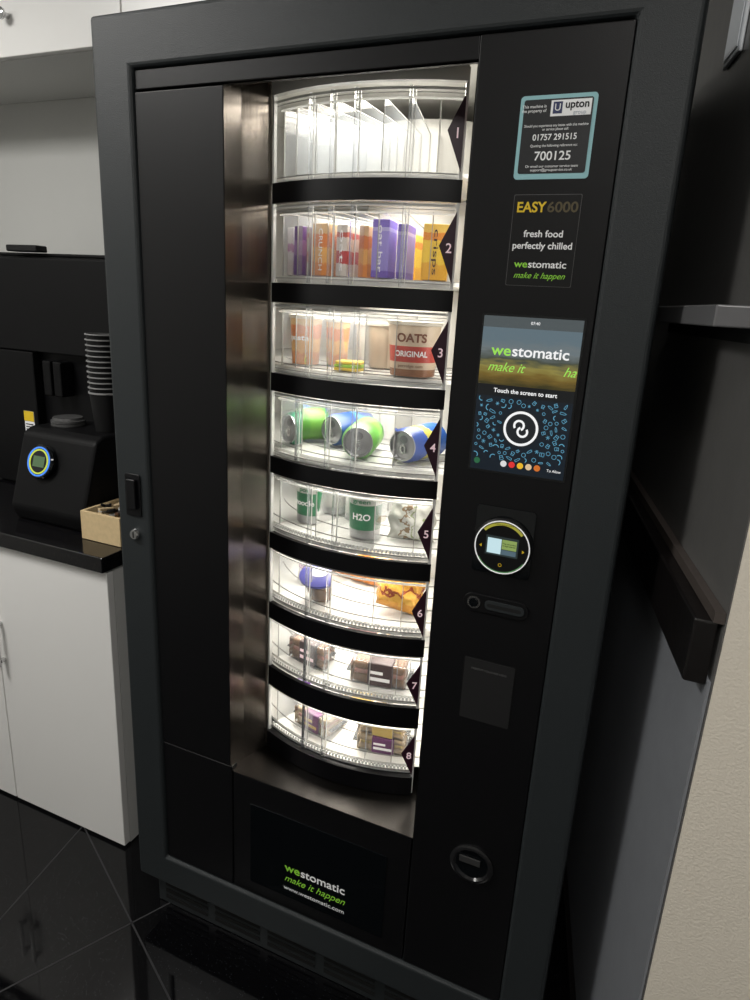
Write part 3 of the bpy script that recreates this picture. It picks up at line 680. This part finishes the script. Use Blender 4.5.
# tier 6
z=TZ[5]+.004; r=root('dessert_pot',(-.590,.150,z)); X=T(-.590,.150,z)@Matrix.Rotation(math.radians(16),4,'X')@Matrix.Translation((0,0,.009))
lathe('contents',[(0,.002),(.026,.002),(.031,.034),(0,.036)],pmat('granola',(.28,.13,.05),.8,bump=.8,bscale=300,var=.6),r,X)
lathe('cup',[(0,.0),(.028,.0),(.038,.048)],M['pot_clear'],r,X)
lidp=pmat('lid_purple',(.05,.05,.24),.35)
lathe('lid',[(.038,.048),(.044,.048),(.044,.053),(.038,.056),(0,.057)],lidp,r,X)
lathe('lid_print',[(.0,.0575),(.018,.0575),(.018,.0578),(0,.0578)],pmat('lid_lilac',(.30,.28,.45),.4),r,X)
pillow('sachet_bag',-.664,.195,6,.042,.070,.02,palep,rx=-8,rz=-24,seed=12)
gold=band_mat('foil_gold',[(0,(.55,.25,.03)),(.3,(.68,.38,.06)),(.46,(.30,.06,.02)),(.55,(.68,.34,.05)),(.8,(.62,.46,.18))],'Z',noise=.5,rough=.25,metal=.35)
pillow('crisps_bag',-.428,.155,6,.092,.088,.046,gold,rx=-30,rz=20,seed=5,ry=14)
pillow('crisps_bag',-.520,.262,6,.070,.085,.034,orange,rx=-5,rz=0,seed=15)
def sandwich(name,x,y,tier,rot,w,d,h,crust,fill,label,zoff=0,band=None):
    z=TZ[tier-1]+.0035+zoff; r=root(name,(x,y,z)); X=T(x,y,z)@Rz(rot)
    box('bread_bottom',-w/2,w/2,-d/2,d/2,.001,h*.36,crust,r,bevel=h*.12,xf=X)
    box('filling',-w/2+.003,w/2-.003,-d/2+.002,d/2-.002,h*.37,h*.55,fill,r,bevel=.003,xf=X)
    box('bread_top',-w/2,w/2,-d/2,d/2,h*.56,h*.94,crust,r,bevel=h*.15,xf=X)
    box('wrap',-w/2-.004,w/2+.004,-d/2-.004,d/2+.004,0,h,M['pot_clear'],r,bevel=.004,xf=X)
    # crimped film ends
    for s in (-1,1):
        box('crimp_%d'%s,s*(w/2+.005),s*(w/2+.014),-d/2+.004,d/2-.004,h*.40,h*.44,M['pot_clear'],r,xf=X)
    box('sleeve',-w*.2,w*.28,-d/2-.006,d/2+.006,-.0005,h+.0015,label,r,bevel=.003,xf=X)
    if band: boxes('sleeve_print',[(-w*.16,w*.24,-d/2-.0068,-d/2-.0061,h*.25,h*.40),(-w*.16,w*.10,-d/2-.0068,-d/2-.0061,h*.55,h*.68)],band,r,xf=X)
    return r
crust=pmat('bread_brown',(.22,.11,.045),.8,bump=.5,bscale=200,var=.5); crust2=pmat('bread_pale',(.46,.33,.18),.8,bump=.5,bscale=200,var=.3)
ham=pmat('filling_pink',(.42,.17,.12),.6,var=.3); egg=pmat('filling_yellow',(.55,.40,.10),.6,var=.3)
kraft=pmat('sleeve_dark',(.06,.035,.035),.45); purple=pmat('sleeve_purple',(.12,.03,.11),.4); yel=pmat('sleeve_yellow',(.52,.37,.12),.4)
sandwich('wrapped_sandwich',-.608,.160,7,-10,.090,.065,.050,crust,ham,kraft,band=M['pink'])
sandwich('wrapped_baguette',-.450,.150,7,10,.108,.055,.050,crust,ham,kraft,band=M['white'])
sandwich('wrapped_sandwich',-.530,.255,7,0,.100,.055,.050,crust2,ham,kraft,band=M['pink'])
sandwich('wrapped_sandwich',-.592,.160,8,-14,.088,.065,.044,crust2,ham,purple,band=yel)
pillow('snack_bag',-.668,.205,8,.046,.075,.025,purp,rx=-5,rz=-25,seed=8)
sandwich('wrapped_sandwich',-.438,.160,8,12,.098,.060,.036,crust2,egg,purple,band=M['white'])
sandwich('wrapped_sandwich',-.438,.160,8,7,.094,.056,.028,crust2,egg,yel,zoff=.039)
sandwich('wrapped_sandwich',-.530,.262,8,0,.100,.050,.050,crust2,egg,yel,band=M['white'])

# ================================================================= LIGHTS
w=bpy.data.worlds.new('world'); S.world=w; w.use_nodes=True
w.node_tree.nodes['Background'].inputs[0].default_value=(.6,.7,.8,1); w.node_tree.nodes['Background'].inputs[1].default_value=.25
def unseen_ceiling_light(x,y,e,sx=.6,sy=.6,col=(1,1,1)):
    r=root('unseen_ceiling_light',(x,y,2.54))
    box('panel_frame',x-sx/2-.02,x+sx/2+.02,y-sy/2-.02,y+sy/2+.02,2.53,2.549,M['liner'],r)
    box('diffuser',x-sx/2,x+sx/2,y-sy/2,y+sy/2,2.524,2.529,emat('diffuser',(1,1,1),2),r)
    area('lamp',(x,y,2.52),(0,0,0),sx,sy,e,col,r)
unseen_ceiling_light(-1.9,-.9,34,col=(1,.98,.94))
unseen_ceiling_light(.15,-1.6,19,col=(1,.97,.92))  # out of view, placed to brighten the right wall and machine front

# ================================================================= CAMERA
cd=bpy.data.cameras.new('camera'); cam=bpy.data.objects.new('camera',cd); COL.objects.link(cam)
Rm=Matrix(((.9142,-.1602,.3723),(.4019,.2396,-.8838),(.0522,.9576,.2833)))
q=Rm.to_quaternion().normalized()
cam.matrix_world=Matrix.Translation((0,-1,1.47))@q.to_matrix().to_4x4()
cd.sensor_fit='VERTICAL'; cd.sensor_height=36; cd.lens=667/1000*36; cd.clip_start=.01
S.camera=cam
